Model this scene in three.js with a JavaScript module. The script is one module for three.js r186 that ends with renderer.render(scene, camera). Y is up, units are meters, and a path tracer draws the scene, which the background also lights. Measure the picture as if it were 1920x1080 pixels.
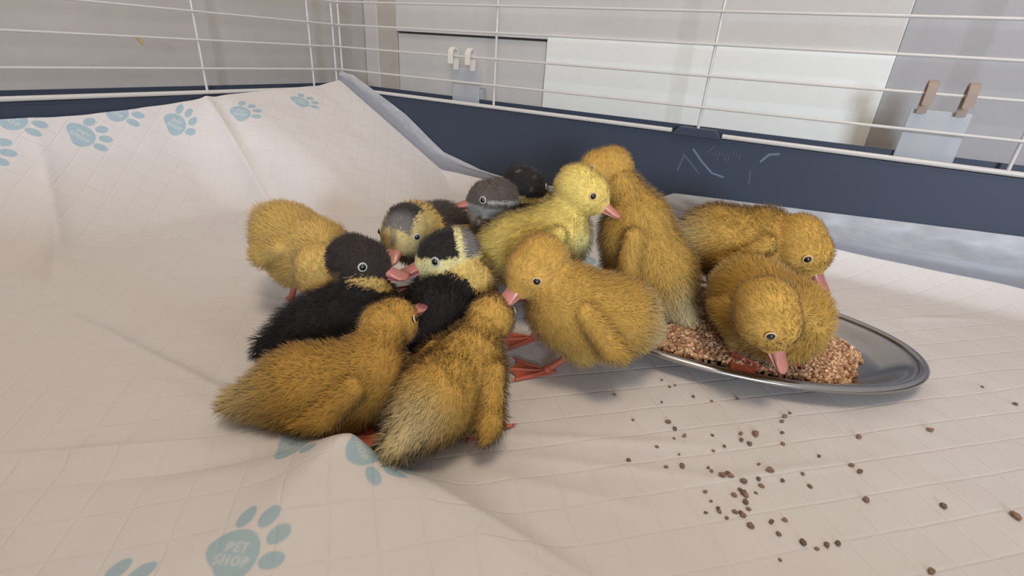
import * as THREE from 'three';
import { mergeGeometries } from 'three/addons/utils/BufferGeometryUtils.js';
import { RoundedBoxGeometry } from 'three/addons/geometries/RoundedBoxGeometry.js';
import { RectAreaLightUniformsLib } from 'three/addons/lights/RectAreaLightUniformsLib.js';
import { ImprovedNoise } from 'three/addons/math/ImprovedNoise.js';

// ---------------------------------------------------------------- camera, sky, lights, exposure
const scene = new THREE.Scene();
const renderer = new THREE.WebGLRenderer({ antialias: true });
renderer.toneMapping = THREE.LinearToneMapping;
renderer.toneMappingExposure = 1.05;
renderer.shadowMap.enabled = true;
RectAreaLightUniformsLib.init();

const camera = new THREE.PerspectiveCamera(59.74, 1920 / 1080, 0.01, 30);
camera.position.set(0.73661, 0.2, 0.67452);
camera.up.set(-0.264, 0.90132, -0.34341);
camera.lookAt(0.73661 - 0.43106, 0.2 - 0.42876, 0.67452 - 0.79394);

scene.background = new THREE.Color().setRGB(0.75, 0.85, 1.0);
// daylight that comes through the room's window, behind the camera
const daylight = new THREE.RectAreaLight(new THREE.Color().setRGB(0.86, 0.98, 1.18), 60, 0.5, 0.5);
daylight.position.set(1.85, 0.53, 2.29);
daylight.lookAt(1.85, 0.53, 0);
scene.add(daylight);
// warm ceiling panel overhead (its housing is built with the room)
const lampLight = new THREE.RectAreaLight(new THREE.Color().setRGB(1.0, 0.80, 0.58), 18.5, 0.6, 0.6);
lampLight.position.set(1.0, 2.36, 0.9);
lampLight.lookAt(1.0, 0, 0.9);
scene.add(lampLight);

// ---------------------------------------------------------------- helpers
const FL = -0.012;                       // height of the cage floor
const V = (x, y, z) => new THREE.Vector3(x, y, z);
const lin = (r, g, b) => new THREE.Color().setRGB(r / 255, g / 255, b / 255, THREE.SRGBColorSpace);
let seed = 12345;
const rnd = () => { seed = (seed * 1664525 + 1013904223) >>> 0; return seed / 4294967296; };
const perlin = new ImprovedNoise();
const noise = (x, y, z = 0) => perlin.noise(x, y, z);
const clamp = (x, a = 0, b = 1) => Math.min(b, Math.max(a, x));
const mix = (a, b, t) => a + (b - a) * t;
const sstep = (a, b, x) => { const t = clamp((x - a) / (b - a)); return t * t * (3 - 2 * t); };
function table(pts, x) {
  if (x <= pts[0][0]) return pts[0][1];
  for (let i = 1; i < pts.length; i++) if (x <= pts[i][0]) {
    const t = (x - pts[i - 1][0]) / (pts[i][0] - pts[i - 1][0]);
    return mix(pts[i - 1][1], pts[i][1], t);
  }
  return pts[pts.length - 1][1];
}
const taken = {};
function numbered(name) {
  const n = taken[name] = (taken[name] ?? -1) + 1;
  return n ? name + '_' + String(n).padStart(3, '0') : name;
}
function tag(o, label, category, group, kind) {
  if (label) o.userData.label = label;
  if (category) o.userData.category = category;
  if (group) o.userData.group = group;
  if (kind) o.userData.kind = kind;
  return o;
}
function part(name, geometry, material, parent) {
  const m = new THREE.Mesh(geometry, material);
  m.name = parent === scene ? numbered(name) : name;
  m.castShadow = m.receiveShadow = true;
  parent.add(m);
  return m;
}
function thing(name, x, y, z) {
  const g = new THREE.Group();
  g.name = numbered(name); g.position.set(x, y, z); scene.add(g);
  return g;
}
function box(x0, x1, y0, y1, z0, z1) {
  const g = new THREE.BoxGeometry(x1 - x0, y1 - y0, z1 - z0);
  g.translate((x0 + x1) / 2, (y0 + y1) / 2, (z0 + z1) / 2);
  return g;
}
function metreUV(g) {                   // uv in metres by the dominant axis of the normal
  const p = g.attributes.position, n = g.attributes.normal, uv = new Float32Array(p.count * 2);
  for (let i = 0; i < p.count; i++) {
    const ax = Math.abs(n.getX(i)), ay = Math.abs(n.getY(i)), az = Math.abs(n.getZ(i));
    if (ax >= ay && ax >= az) { uv[2 * i] = p.getZ(i); uv[2 * i + 1] = p.getY(i); }
    else if (ay >= az) { uv[2 * i] = p.getX(i); uv[2 * i + 1] = p.getZ(i); }
    else { uv[2 * i] = p.getX(i); uv[2 * i + 1] = p.getY(i); }
  }
  g.setAttribute('uv', new THREE.BufferAttribute(uv, 2));
  return g;
}
function rod(a, b, r, seg = 8) {
  const d = b.clone().sub(a), g = new THREE.CylinderGeometry(r, r, d.length(), seg);
  g.applyQuaternion(new THREE.Quaternion().setFromUnitVectors(V(0, 1, 0), d.clone().normalize()));
  g.translate((a.x + b.x) / 2, (a.y + b.y) / 2, (a.z + b.z) / 2);
  return g;
}
function canvas(w, h) { const c = document.createElement('canvas'); c.width = w; c.height = h; return c; }
function mottle(w, base, amp, cells, srgb = true) {      // a tileable-looking grain, colour only
  const d = new Uint8Array(w * w * 4);
  for (let y = 0; y < w; y++) for (let x = 0; x < w; x++) {
    const u = x / w * cells, v = y / w * cells;
    const n = noise(u, v, 3.1) * 0.6 + noise(u * 3.7, v * 3.7, 8.4) * 0.3 + noise(u * 11, v * 11, 1.7) * 0.2;
    for (let k = 0; k < 3; k++) d[(y * w + x) * 4 + k] = clamp(base[k] + n * amp, 0, 255);
    d[(y * w + x) * 4 + 3] = 255;
  }
  const t = new THREE.DataTexture(d, w, w);
  t.wrapS = t.wrapT = THREE.MirroredRepeatWrapping; t.magFilter = THREE.LinearFilter;
  if (srgb) t.colorSpace = THREE.SRGBColorSpace;
  t.needsUpdate = true;
  return t;
}

// ---------------------------------------------------------------- the room
const WX = -0.05, WZ = -0.117;          // faces of the left and the back wall
const RX = 3.3, RZ = 2.3, RY = 2.4, GY = FL - 0.012;
const leftTex = mottle(256, [176, 170, 164], 10, 5); leftTex.repeat.set(1.2, 1.2);
const wallLeftMat = new THREE.MeshStandardMaterial({ map: leftTex, roughness: 0.55 });
const backTex = mottle(256, [196, 193, 187], 9, 5); backTex.repeat.set(1.3, 1.3);
const wallBackMat = new THREE.MeshPhysicalMaterial({ map: backTex, roughness: 0.26 });
const cornerTex = mottle(256, [176, 167, 156], 9, 5); cornerTex.repeat.set(1.5, 1.5);
const cornerMat = new THREE.MeshStandardMaterial({ map: cornerTex, roughness: 0.5 });
const plainWall = new THREE.MeshStandardMaterial({ color: lin(226, 223, 218), roughness: 0.85 });
const floorMat = new THREE.MeshStandardMaterial({ color: lin(170, 150, 128), roughness: 0.7 });
function struct(name, geometry, material) { const m = part(name, metreUV(geometry), material, scene); tag(m, null, null, null, 'structure'); return m; }
struct('floor', box(WX - 0.1, RX + 0.1, GY - 0.1, GY, WZ - 0.1, RZ + 0.1), floorMat);
struct('ceiling', box(WX - 0.1, RX + 0.1, RY, RY + 0.1, WZ - 0.1, RZ + 0.1), plainWall);
struct('wall_left', box(WX - 0.1, WX, GY, RY, WZ - 0.1, RZ + 0.1), wallLeftMat);
struct('wall_right', box(RX, RX + 0.1, GY, RY, WZ - 0.1, RZ + 0.1), plainWall);
// window opening in the wall behind the camera
const wx0 = 1.55, wx1 = 2.15, wy0 = 0.23, wy1 = 0.83;
struct('wall_front', mergeGeometries([
  box(WX, wx0, GY, RY, RZ, RZ + 0.1), box(wx1, RX, GY, RY, RZ, RZ + 0.1),
  box(wx0, wx1, GY, wy0, RZ, RZ + 0.1), box(wx0, wx1, wy1, RY, RZ, RZ + 0.1)]), plainWall);
{
  const w = part('window_1', mergeGeometries([
    box(wx0, wx1, wy0, wy0 + 0.04, RZ + 0.03, RZ + 0.07), box(wx0, wx1, wy1 - 0.04, wy1, RZ + 0.03, RZ + 0.07),
    box(wx0, wx0 + 0.04, wy0, wy1, RZ + 0.03, RZ + 0.07), box(wx1 - 0.04, wx1, wy0, wy1, RZ + 0.03, RZ + 0.07)]),
    new THREE.MeshStandardMaterial({ color: lin(235, 235, 232), roughness: 0.4 }), scene);
  tag(w, null, null, null, 'structure');
  part('pane', box(wx0 + 0.04, wx1 - 0.04, wy0 + 0.04, wy1 - 0.04, RZ + 0.048, RZ + 0.052),
    new THREE.MeshPhysicalMaterial({ color: 0xffffff, transmission: 1, thickness: 0, roughness: 0 }), w);
}
// back wall: backing, a corner upright, and the panels with open joints between them
const wallBack = struct('wall_back', box(WX - 0.1, RX + 0.1, GY, RY, WZ - 0.1, WZ - 0.008), new THREE.MeshStandardMaterial({ color: lin(92, 84, 78), roughness: 0.8 }));
function panel(x0, x1, y0, y1, z0, z1, m) {
  const g = new RoundedBoxGeometry(x1 - x0, y1 - y0, z1 - z0, 2, 0.0012);
  g.translate((x0 + x1) / 2, (y0 + y1) / 2, (z0 + z1) / 2);
  return part('panel', metreUV(g), m, wallBack);
}
panel(WX + 0.0015, -0.0165, GY, RY, WZ - 0.008, WZ + 0.004, new THREE.MeshStandardMaterial({ color: lin(190, 184, 178), roughness: 0.45 }));
panel(-0.0165, 0.0285, GY, RY, WZ - 0.008, WZ - 0.001, cornerMat);
panel(0.031, 0.8, 0.2175, RY, WZ - 0.008, WZ + 0.005, wallBackMat);
panel(0.031, 0.7995, GY, 0.2145, WZ - 0.008, WZ - 0.0005, wallBackMat);
const greyTex = mottle(256, [164, 162, 161], 9, 5); greyTex.repeat.set(1.3, 1.3);
panel(0.8, RX, GY, RY, WZ - 0.008, WZ + 0.005, new THREE.MeshPhysicalMaterial({ map: greyTex, roughness: 0.6 }));
{
  const lamp = thing('ceiling_lamp', 1.0, RY, 0.9);
  tag(lamp, 'flat square ceiling lamp with a warm white diffuser', 'lamp');
  part('housing', box(-0.32, 0.32, -0.028, 0, -0.32, 0.32), plainWall, lamp);
  part('diffuser', box(-0.3, 0.3, -0.034, -0.028, -0.3, 0.3), new THREE.MeshStandardMaterial({ color: 0xffffff, emissive: new THREE.Color(1.0, 0.82, 0.6), emissiveIntensity: 0.9 }), lamp);
}

// ---------------------------------------------------------------- cage tub
const TX = 1.2, TZ = 0.78, RIM = 0.117;
const tubMat = new THREE.MeshPhysicalMaterial({ color: lin(54, 61, 75), roughness: 0.5, specularIntensity: 0.6 });
{
  const tub = thing('cage_tub', TX / 2, GY, TZ / 2);
  tag(tub, 'slate blue-grey plastic cage tub with a rim clip, lined with the white pad', 'cage base');
  const o = new THREE.Group();
  const at = g => g.translate(-TX / 2, -GY, -TZ / 2);
  part('tray_floor', at(box(-0.004, TX + 0.004, GY, FL - 0.004, -0.004, TZ + 0.004)), tubMat, tub);
  // scratched inner face of the back wall
  const c = canvas(2048, 256), x = c.getContext('2d');
  x.fillStyle = 'rgb(54,61,75)'; x.fillRect(0, 0, 2048, 256);
  const px = (wx, wy) => [wx / TX * 2048, 256 - (wy - GY) / (RIM - GY) * 256];
  const line = (pts, w, col) => { x.strokeStyle = col; x.lineWidth = w; x.lineCap = 'round'; x.beginPath(); pts.forEach((p, i) => { const q = px(...p); i ? x.lineTo(...q) : x.moveTo(...q); }); x.stroke(); };
  for (let k = 0; k < 260; k++) {       // faint handling scratches
    const sx = rnd() * TX, sy = GY + rnd() * (RIM - GY), d = rnd() * 0.02, e = (rnd() - 0.5) * 0.02;
    line([[sx, sy], [sx + d, sy + e]], 0.6, 'rgba(120,132,150,0.10)');
  }
  const pale = 'rgba(140,156,178,0.55)', thin = 'rgba(130,146,170,0.3)';
  line([[0.6015, 0.072], [0.606, 0.0926], [0.6282, 0.0728]], 3, thin);
  line([[0.6156, 0.1009], [0.6283, 0.088], [0.6433, 0.0757], [0.6574, 0.073]], 4, pale);
  line([[0.633, 0.1], [0.6395, 0.108]], 2, thin);
  line([[0.6943, 0.0978], [0.701, 0.107], [0.711, 0.109]], 4, pale);
  line([[0.686, 0.086], [0.688, 0.07]], 2.5, thin);
  for (let k = 0; k < 9; k++) line([[0.638 + k * 0.004, 0.09 + rnd() * 0.012], [0.639 + k * 0.004, 0.099 + rnd() * 0.012]], 1.2, 'rgba(140,156,180,0.3)');
  const t = new THREE.CanvasTexture(c); t.colorSpace = THREE.SRGBColorSpace;
  const g = box(-0.004, TX + 0.004, FL - 0.004, RIM, -0.004, 0), uv = g.attributes.uv, p = g.attributes.position;
  for (let i = 0; i < p.count; i++) uv.setXY(i, clamp(p.getX(i) / TX), clamp((p.getY(i) - GY) / (RIM - GY)));
  part('back_side', at(g), new THREE.MeshPhysicalMaterial({ map: t, roughness: 0.5, specularIntensity: 0.6 }), tub);
  part('left_side', at(box(-0.004, 0, FL - 0.004, RIM, 0, TZ)), tubMat, tub);
  part('right_side', at(box(TX, TX + 0.004, FL - 0.004, RIM, 0, TZ)), tubMat, tub);
  part('front_side', at(box(-0.004, TX + 0.004, FL - 0.004, RIM, TZ, TZ + 0.004)), tubMat, tub);
  // rolled rim flange with an outer lip
  const fl = [];
  for (const [a, b, c2, d] of [[-0.02, TX + 0.02, -0.02, 0.0005], [-0.02, TX + 0.02, TZ - 0.0005, TZ + 0.02]]) fl.push(box(a, b, RIM - 0.003, RIM, c2, d));
  for (const [a, b] of [[-0.02, 0.0005], [TX - 0.0005, TX + 0.02]]) fl.push(box(a, b, RIM - 0.003, RIM, 0.0005, TZ - 0.0005));
  fl.push(box(-0.022, TX + 0.022, RIM - 0.014, RIM + 0.0105, -0.016, -0.0135), box(-0.022, TX + 0.022, RIM - 0.014, RIM + 0.001, TZ + 0.02, TZ + 0.022));
  fl.push(box(-0.016, -0.0135, RIM - 0.014, RIM + 0.0105, -0.0135, TZ + 0.02), box(TX + 0.02, TX + 0.022, RIM - 0.014, RIM + 0.001, -0.02, TZ + 0.02));
  part('rim', at(mergeGeometries(fl)), tubMat, tub);
  // the clip that holds the bottom wire down
  const s = new THREE.Shape(); s.moveTo(0.586, 0); s.lineTo(0.645, 0); s.lineTo(0.6375, 0.0085); s.lineTo(0.594, 0.0085); s.closePath();
  const cg = new THREE.ExtrudeGeometry(s, { depth: 0.016, bevelEnabled: true, bevelSize: 0.0008, bevelThickness: 0.0008, bevelSegments: 2 });
  cg.translate(0, RIM, -0.0125);
  part('rim_clip', at(cg), tubMat, tub);
}

// ---------------------------------------------------------------- wire cage panels standing on the rim
{
  const wireMat = new THREE.MeshPhysicalMaterial({ color: lin(194, 191, 186), roughness: 0.35, clearcoat: 0.3 });
  const cage = thing('wire_cage', 0, RIM, 0);
  tag(cage, 'white coated wire cage sides with horizontal bars standing on the tub rim', 'cage');
  const w = (a, b, r) => { const g = rod(a, b, r, 10); g.translate(0, -RIM, 0); part('wire', g, wireMat, cage); };
  const H = [0.151, 0.186, 0.2195, 0.253, 0.287, 0.321], top = 0.34;
  const L = 0.76;
  w(V(0.002, 0.1205, 0), V(0.585, 0.1205, 0), 0.0028); w(V(0.646, 0.1205, 0), V(TX, 0.1205, 0), 0.0028);
  w(V(0, 0.1205, 0.003), V(0, 0.1205, L), 0.0028);
  for (const h of H) { w(V(0.003, h, 0.0035), V(TX, h, 0.0035), 0.0016); w(V(0.003, h, 0.004), V(0.003, h, L), 0.0014); }
  for (const x of [0.006, 0.318, 0.616, 0.914]) w(V(x, 0.1205, 0), V(x, top, 0), 0.0018);
  for (const z of [0.009, 0.058, 0.2405, 0.56]) w(V(0, 0.1205, z), V(0, top, z), 0.0017);
}

// ---------------------------------------------------------------- the absorbent pad
const topLeft = [[0, 0.136], [0.012, 0.134], [0.05, 0.127], [0.17, 0.121], [0.25, 0.116], [0.32, 0.1107], [0.37, 0.107], [0.42, 0.105], [0.47, 0.106], [0.6, 0.1], [0.78, 0.095]];
function segDist(x, z, s) {             // distance to a segment [x0, z0, x1, z1] and the place along it
  const dx = s[2] - s[0], dz = s[3] - s[1], t = clamp(((x - s[0]) * dx + (z - s[1]) * dz) / (dx * dx + dz * dz));
  const ex = x - s[0] - dx * t, ez = z - s[1] - dz * t;
  return [Math.hypot(ex, ez), t, Math.sign(dx * ez - dz * ex)];
}
const folds = [                         // [segment, height, half width, fade at the ends]
  [[0.003, 0.245, 0.175, 0.278], 0.011, 0.008, 1], [[0.003, 0.232, 0.15, 0.25], -0.003, 0.008],
  [[0.02, 0.445, 0.19, 0.522], 0.010, 0.012, 1], [[0.19, 0.522, 0.05, 0.6], -0.006, 0.012],
  [[0.25, 0.545, 0.52, 0.535], 0.0055, 0.010, 1], [[0.34, 0.44, 0.41, 0.428], 0.003, 0.005, 1],
  [[0.30, 0.49, 0.42, 0.505], 0.0016, 0.012],
  [[0.40, 0.66, 0.50, 0.575], 0.005, 0.006, 1], [[0.48, 0.62, 0.545, 0.553], -0.003, 0.007],
  [[0.595, 0.53, 0.72, 0.526], 0.0042, 0.008, 1], [[0.64, 0.537, 0.76, 0.54], 0.0022, 0.006], [[0.63, 0.50, 0.72, 0.47], 0.0014, 0.005],
  [[0.61, 0.475, 0.74, 0.40], 0.0012, 0.004], [[0.62, 0.487, 0.76, 0.42], 0.0010, 0.004], [[0.72, 0.45, 0.82, 0.36], 0.0008, 0.004],
  [[0.85, 0.12, 0.93, 0.06], 0.0012, 0.004], [[0.80, 0.07, 0.84, 0.16], 0.0012, 0.003], [[0.56, 0.14, 0.60, 0.20], 0.002, 0.006],
];
function padH(x, z) {
  // slope against the left side; in the corner the pad spans straight across
  const k = sstep(0.19, 0.32, z), reach = mix(0.27, 0.125, k), pw = mix(1.0, 1.75, k);
  const topY = table(topLeft, z), q = clamp(1 - x / reach, 0, 1);
  const left = (topY - FL) * Math.pow(q, pw);
  // turned up along the back side
  const qb = clamp(1 - z / 0.042, 0, 1);
  const back = (0.03 + 0.004 * noise(x * 14, 1.5)) * qb * qb;
  const a = 0.006, h0 = left, h1 = back;
  const hh = clamp(0.5 + 0.5 * (h0 - h1) / a); 
  let y = mix(h1, h0, hh) + a * hh * (1 - hh) * 0.6;
  if (y < 0) y = 0;
  // the near part of the pad lies over a swelling with a peaked fold
  const zr = table([[0.0, 0.58], [0.30, 0.555], [0.50, 0.545], [0.575, 0.536], [0.62, 0.527], [0.70, 0.535], [0.80, 0.56], [1.2, 0.62]], x);
  const pl = sstep(zr - 0.022, zr + 0.012, z) * table([[0.1, 0], [0.3, 0.006], [0.45, 0.010], [0.57, 0.017], [0.64, 0.011], [0.72, 0.005], [0.85, 0]], x);
  y += pl;
  const dx = (x - 0.578) / 0.022, dz = (z - 0.541) / (z < 0.541 ? 0.010 : 0.045);
  y += 0.018 * Math.exp(-(Math.abs(dx) ** 1.4) - dz * dz);
  for (const [s, h, w, sharp] of folds) {
    const [d, t] = segDist(x, z, s);
    if (d < w * 3) y += h * (sharp ? Math.exp(-1.3 * Math.sqrt((d / w) ** 2 + 0.01) + 0.13) - 0.02 : Math.exp(-(d / w) * (d / w))) * Math.sin(Math.PI * mix(0.08, 0.92, t));
  }
  // small crumples of the sheet
  const flat = sstep(0.02, 0.08, z);
  y += flat * (0.0011 * noise(x * 17, z * 17, 4.2) + 0.0005 * noise(x * 45, z * 45, 7.7) + 0.0007 * Math.abs(noise(x * 26 + 3, z * 12, 2.3)));
  return FL + Math.max(y, -0.001);
}
const PAD = { u0: -0.16, v0: -0.16, w: 1.4, h: 0.98 };
{
  const xs = [], zs = [];
  for (let x = 0.003; x < TX - 0.01; x += x < 0.16 ? 0.0022 : x < 0.8 ? 0.0026 : 0.005) xs.push(x);
  for (let z = 0.0035; z < TZ - 0.01; z += z < 0.05 ? 0.0016 : z < 0.62 ? 0.0026 : 0.005) zs.push(z);
  const nx = xs.length, nz = zs.length, pos = new Float32Array(nx * nz * 3), uvm = new Float32Array(nx * nz * 2), uv = new Float32Array(nx * nz * 2);
  for (let j = 0; j < nz; j++) for (let i = 0; i < nx; i++) pos.set([xs[i], padH(xs[i], zs[j]), zs[j]], (j * nx + i) * 3);
  const P = (i, j) => (j * nx + i) * 3;
  const i0 = xs.findIndex(x => x > 0.45), j0 = zs.findIndex(z => z > 0.4);
  const step = (a, b) => Math.hypot(pos[a] - pos[b], pos[a + 1] - pos[b + 1], pos[a + 2] - pos[b + 2]);
  for (let j = 0; j < nz; j++) {        // arc length along x, then along z: the print keeps its size on the slopes
    uvm[(j * nx + i0) * 2] = 0.45;
    for (let i = i0 + 1; i < nx; i++) uvm[(j * nx + i) * 2] = uvm[(j * nx + i - 1) * 2] + step(P(i, j), P(i - 1, j));
    for (let i = i0 - 1; i >= 0; i--) uvm[(j * nx + i) * 2] = uvm[(j * nx + i + 1) * 2] - step(P(i, j), P(i + 1, j));
  }
  for (let i = 0; i < nx; i++) {
    uvm[(j0 * nx + i) * 2 + 1] = 0.4;
    for (let j = j0 + 1; j < nz; j++) uvm[(j * nx + i) * 2 + 1] = uvm[((j - 1) * nx + i) * 2 + 1] + (zs[j] - zs[j - 1]);
    for (let j = j0 - 1; j >= 0; j--) uvm[(j * nx + i) * 2 + 1] = uvm[((j + 1) * nx + i) * 2 + 1] - (xs[i] > 0.26 ? step(P(i, j), P(i, j + 1)) : zs[j + 1] - zs[j]);
  }
  for (let k = 0; k < nx * nz; k++) { uv[2 * k] = (uvm[2 * k] - PAD.u0) / PAD.w; uv[2 * k + 1] = 1 - (uvm[2 * k + 1] - PAD.v0) / PAD.h; }
  const idx = [];
  for (let j = 0; j < nz - 1; j++) for (let i = 0; i < nx - 1; i++) { const a = j * nx + i, b = a + 1, c = a + nx, d = c + 1; idx.push(a, c, b, b, c, d); }
  const g = new THREE.BufferGeometry();
  g.setAttribute('position', new THREE.BufferAttribute(pos, 3)); g.setAttribute('uv', new THREE.BufferAttribute(uv, 2)); g.setAttribute('uv1', new THREE.BufferAttribute(uvm, 2));
  g.setIndex(idx); g.computeVertexNormals();
  const uvAt = (x, z) => { const i = Math.max(0, xs.findIndex(q => q >= x)), j = Math.max(0, zs.findIndex(q => q >= z)); return [uvm[(j * nx + i) * 2], uvm[(j * nx + i) * 2 + 1]]; };
  // print: pale blue paws with two words in the heel
  const S = 2048 / PAD.w, c = canvas(2048, Math.round(PAD.h * S)), x = c.getContext('2d');
  x.fillStyle = 'rgb(203,199,197)'; x.fillRect(0, 0, c.width, c.height);
  for (let k = 0; k < 900; k++) {       // fluff pulp showing through the sheet
    const w = rnd(), r = 6 + rnd() * 34;
    x.fillStyle = w < 0.5 ? 'rgba(216,212,208,0.10)' : w < 0.75 ? 'rgba(202,192,186,0.10)' : 'rgba(200,200,200,0.10)';
    x.beginPath(); x.ellipse(rnd() * c.width, rnd() * c.height, r, r * (0.3 + rnd() * 0.7), rnd() * 3, 0, 7); x.fill();
  }
  function paw(wx, wz, turn, size = 0.036) {
    const [u, v] = uvAt(wx, wz);
    x.save(); x.translate((u - PAD.u0) * S, (v - PAD.v0) * S); x.rotate(turn); const q = size * S; x.scale(q, q);
    x.fillStyle = 'rgb(152,174,183)';
    x.beginPath(); x.moveTo(0, -0.12); x.bezierCurveTo(0.22, -0.12, 0.40, 0.12, 0.36, 0.34); x.bezierCurveTo(0.32, 0.52, 0.12, 0.50, 0, 0.48);
    x.bezierCurveTo(-0.12, 0.50, -0.32, 0.52, -0.36, 0.34); x.bezierCurveTo(-0.40, 0.12, -0.22, -0.12, 0, -0.12); x.fill();
    for (const [ex, ey, a] of [[-0.40, -0.12, -0.5], [-0.15, -0.34, -0.15], [0.15, -0.34, 0.15], [0.40, -0.12, 0.5]]) { x.beginPath(); x.ellipse(ex, ey, 0.115, 0.17, a, 0, 7); x.fill(); }
    x.translate(0, 0.2); x.rotate(-0.75);
    x.fillStyle = 'rgba(204,204,202,0.6)'; x.textAlign = 'center';
    x.scale(0.01, 0.01); x.font = 'bold 18px sans-serif'; x.fillText('PET', 0, -2); x.fillText('SHOP', 0, 15);
    x.restore();
  }
  for (const [wx, wz, t, s] of [[0.015, 0.396, 0.1, 0.04], [0.018, 0.293, 0.1, 0.04], [0.038, 0.211, 0.0, 0.04], [0.036, 0.108, 0.0, 0.04], [0.003, 0.449, 0.1, 0.04], [0.003, 0.349, 0.1, 0.04], 
    [0.018, 0.487, 0.1, 0.04], [0.579, 0.599, 0.25, 0.031], [0.549, 0.5475, 0.8, 0.03], [0.592, 0.537, 1.2, 0.03], [0.556, 0.637, 0.3, 0.031], [0.561, 0.172, 2.0, 0.04]]) paw(wx, wz, t, s);
  const map = new THREE.CanvasTexture(c); map.colorSpace = THREE.SRGBColorSpace; map.anisotropy = 8;
  // quilting: pressed grooves in 22 mm squares, turned 45 degrees, and paper grain
  const N = 256, d = new Uint8Array(N * N * 4);
  for (let j = 0; j < N; j++) for (let i = 0; i < N; i++) {
    const e = Math.min(Math.min(i, N - i) / N, Math.min(j, N - j) / N);
    const groove = 1 - Math.exp(-((e / 0.035) ** 2)), pil = Math.sin(Math.PI * i / N) * Math.sin(Math.PI * j / N);
    const v = 90 + groove * 95 + pil * 45 + noise(i / 9, j / 9, 5) * 14;
    d.set([v, v, v, 255], (j * N + i) * 4);
  }
  const bump = new THREE.DataTexture(d, N, N); bump.wrapS = bump.wrapT = THREE.RepeatWrapping; bump.magFilter = THREE.LinearFilter;
  bump.channel = 1; bump.repeat.set(1 / 0.0222, 1 / 0.0222); bump.rotation = Math.PI / 4 + 0.03; bump.needsUpdate = true;
  const padMat = new THREE.MeshPhysicalMaterial({ map, bumpMap: bump, bumpScale: 0.0006, roughness: 0.62, sheen: 0.2, sheenRoughness: 0.6 });
  const padThing = thing('puppy_pad', 0, FL, 0);
  tag(padThing, 'crumpled white quilted puppy pad with pale blue paw prints covering the cage floor', 'pad');
  g.translate(0, -FL, 0);
  part('quilted_sheet', g, padMat, padThing);

  // plastic margin of the pad along the back side of the tub: a seam band and the loose film above it
  const upper = [[0.004, 0.148], [0.033, 0.1442], [0.09, 0.119], [0.149, 0.0916], [0.19, 0.065], [0.2266, 0.0419], [0.262, 0.034], [0.30, 0.025], [0.34, 0.021], [0.40, 0.020], [0.5, 0.024], [0.575, 0.03], [0.59, 0.036], [0.604, 0.0431], [0.70, 0.0485], [0.8037, 0.0543], [0.948, 0.0626], [1.2, 0.067]];
  const seamTop = [[0.0, 0.14], [0.033, 0.131], [0.125, 0.082], [0.20, 0.04], [0.23, 0.030], [0.32, 0.021], [0.40, 0.018], [0.60, 0.024], [0.8, 0.027], [0.96, 0.031], [1.2, 0.033]];
  function strip(lo, hi, z0, z1, rows, wob) {
    const n = 420, p = [], ii = [];
    for (let i = 0; i <= n; i++) {
      const X = 0.004 + (TX - 0.03) * i / n, a = lo(X), b = Math.max(a + 0.0008, hi(X));
      for (let r = 0; r <= rows; r++) {
        const t = r / rows;
        p.push(X, mix(a, b, t) - FL, mix(z0, z1, t) + Math.sin(Math.PI * t) * 0.0016 + wob * (0.5 + noise(X * 38, t * 2.2, 6)) * Math.sin(Math.PI * clamp(t * 0.8 + 0.1)));
      }
    }
    for (let i = 0; i < n; i++) for (let r = 0; r < rows; r++) { const a = i * (rows + 1) + r, b = a + rows + 1; ii.push(a, b, a + 1, a + 1, b, b + 1); }
    const sg = new THREE.BufferGeometry(); sg.setAttribute('position', new THREE.Float32BufferAttribute(p, 3)); sg.setIndex(ii); sg.computeVertexNormals(); metreUV(sg);
    return sg;
  }
  const filmTex = mottle(256, [206, 208, 212], 26, 9); filmTex.repeat.set(3, 8);
  const film = new THREE.MeshPhysicalMaterial({ map: filmTex, roughness: 0.5, transmission: 0.45, thickness: 0 });
  const seamMat = new THREE.MeshPhysicalMaterial({ color: lin(150, 152, 158), roughness: 0.45, transmission: 0.2, thickness: 0 });
  tag(part('film_seam', strip(X => padH(X, 0.0035) - 0.001, X => table(seamTop, X), 0.0045, 0.0035, 3, 0.001), seamMat, padThing), 'grey welded seam of the pad');
  tag(part('film_margin', strip(X => Math.max(padH(X, 0.0035), table(seamTop, X) - 0.001), X => table(upper, X), 0.0038, 0.0018, 6, 0.003), film, padThing), 'see-through plastic margin of the pad');
}

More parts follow.
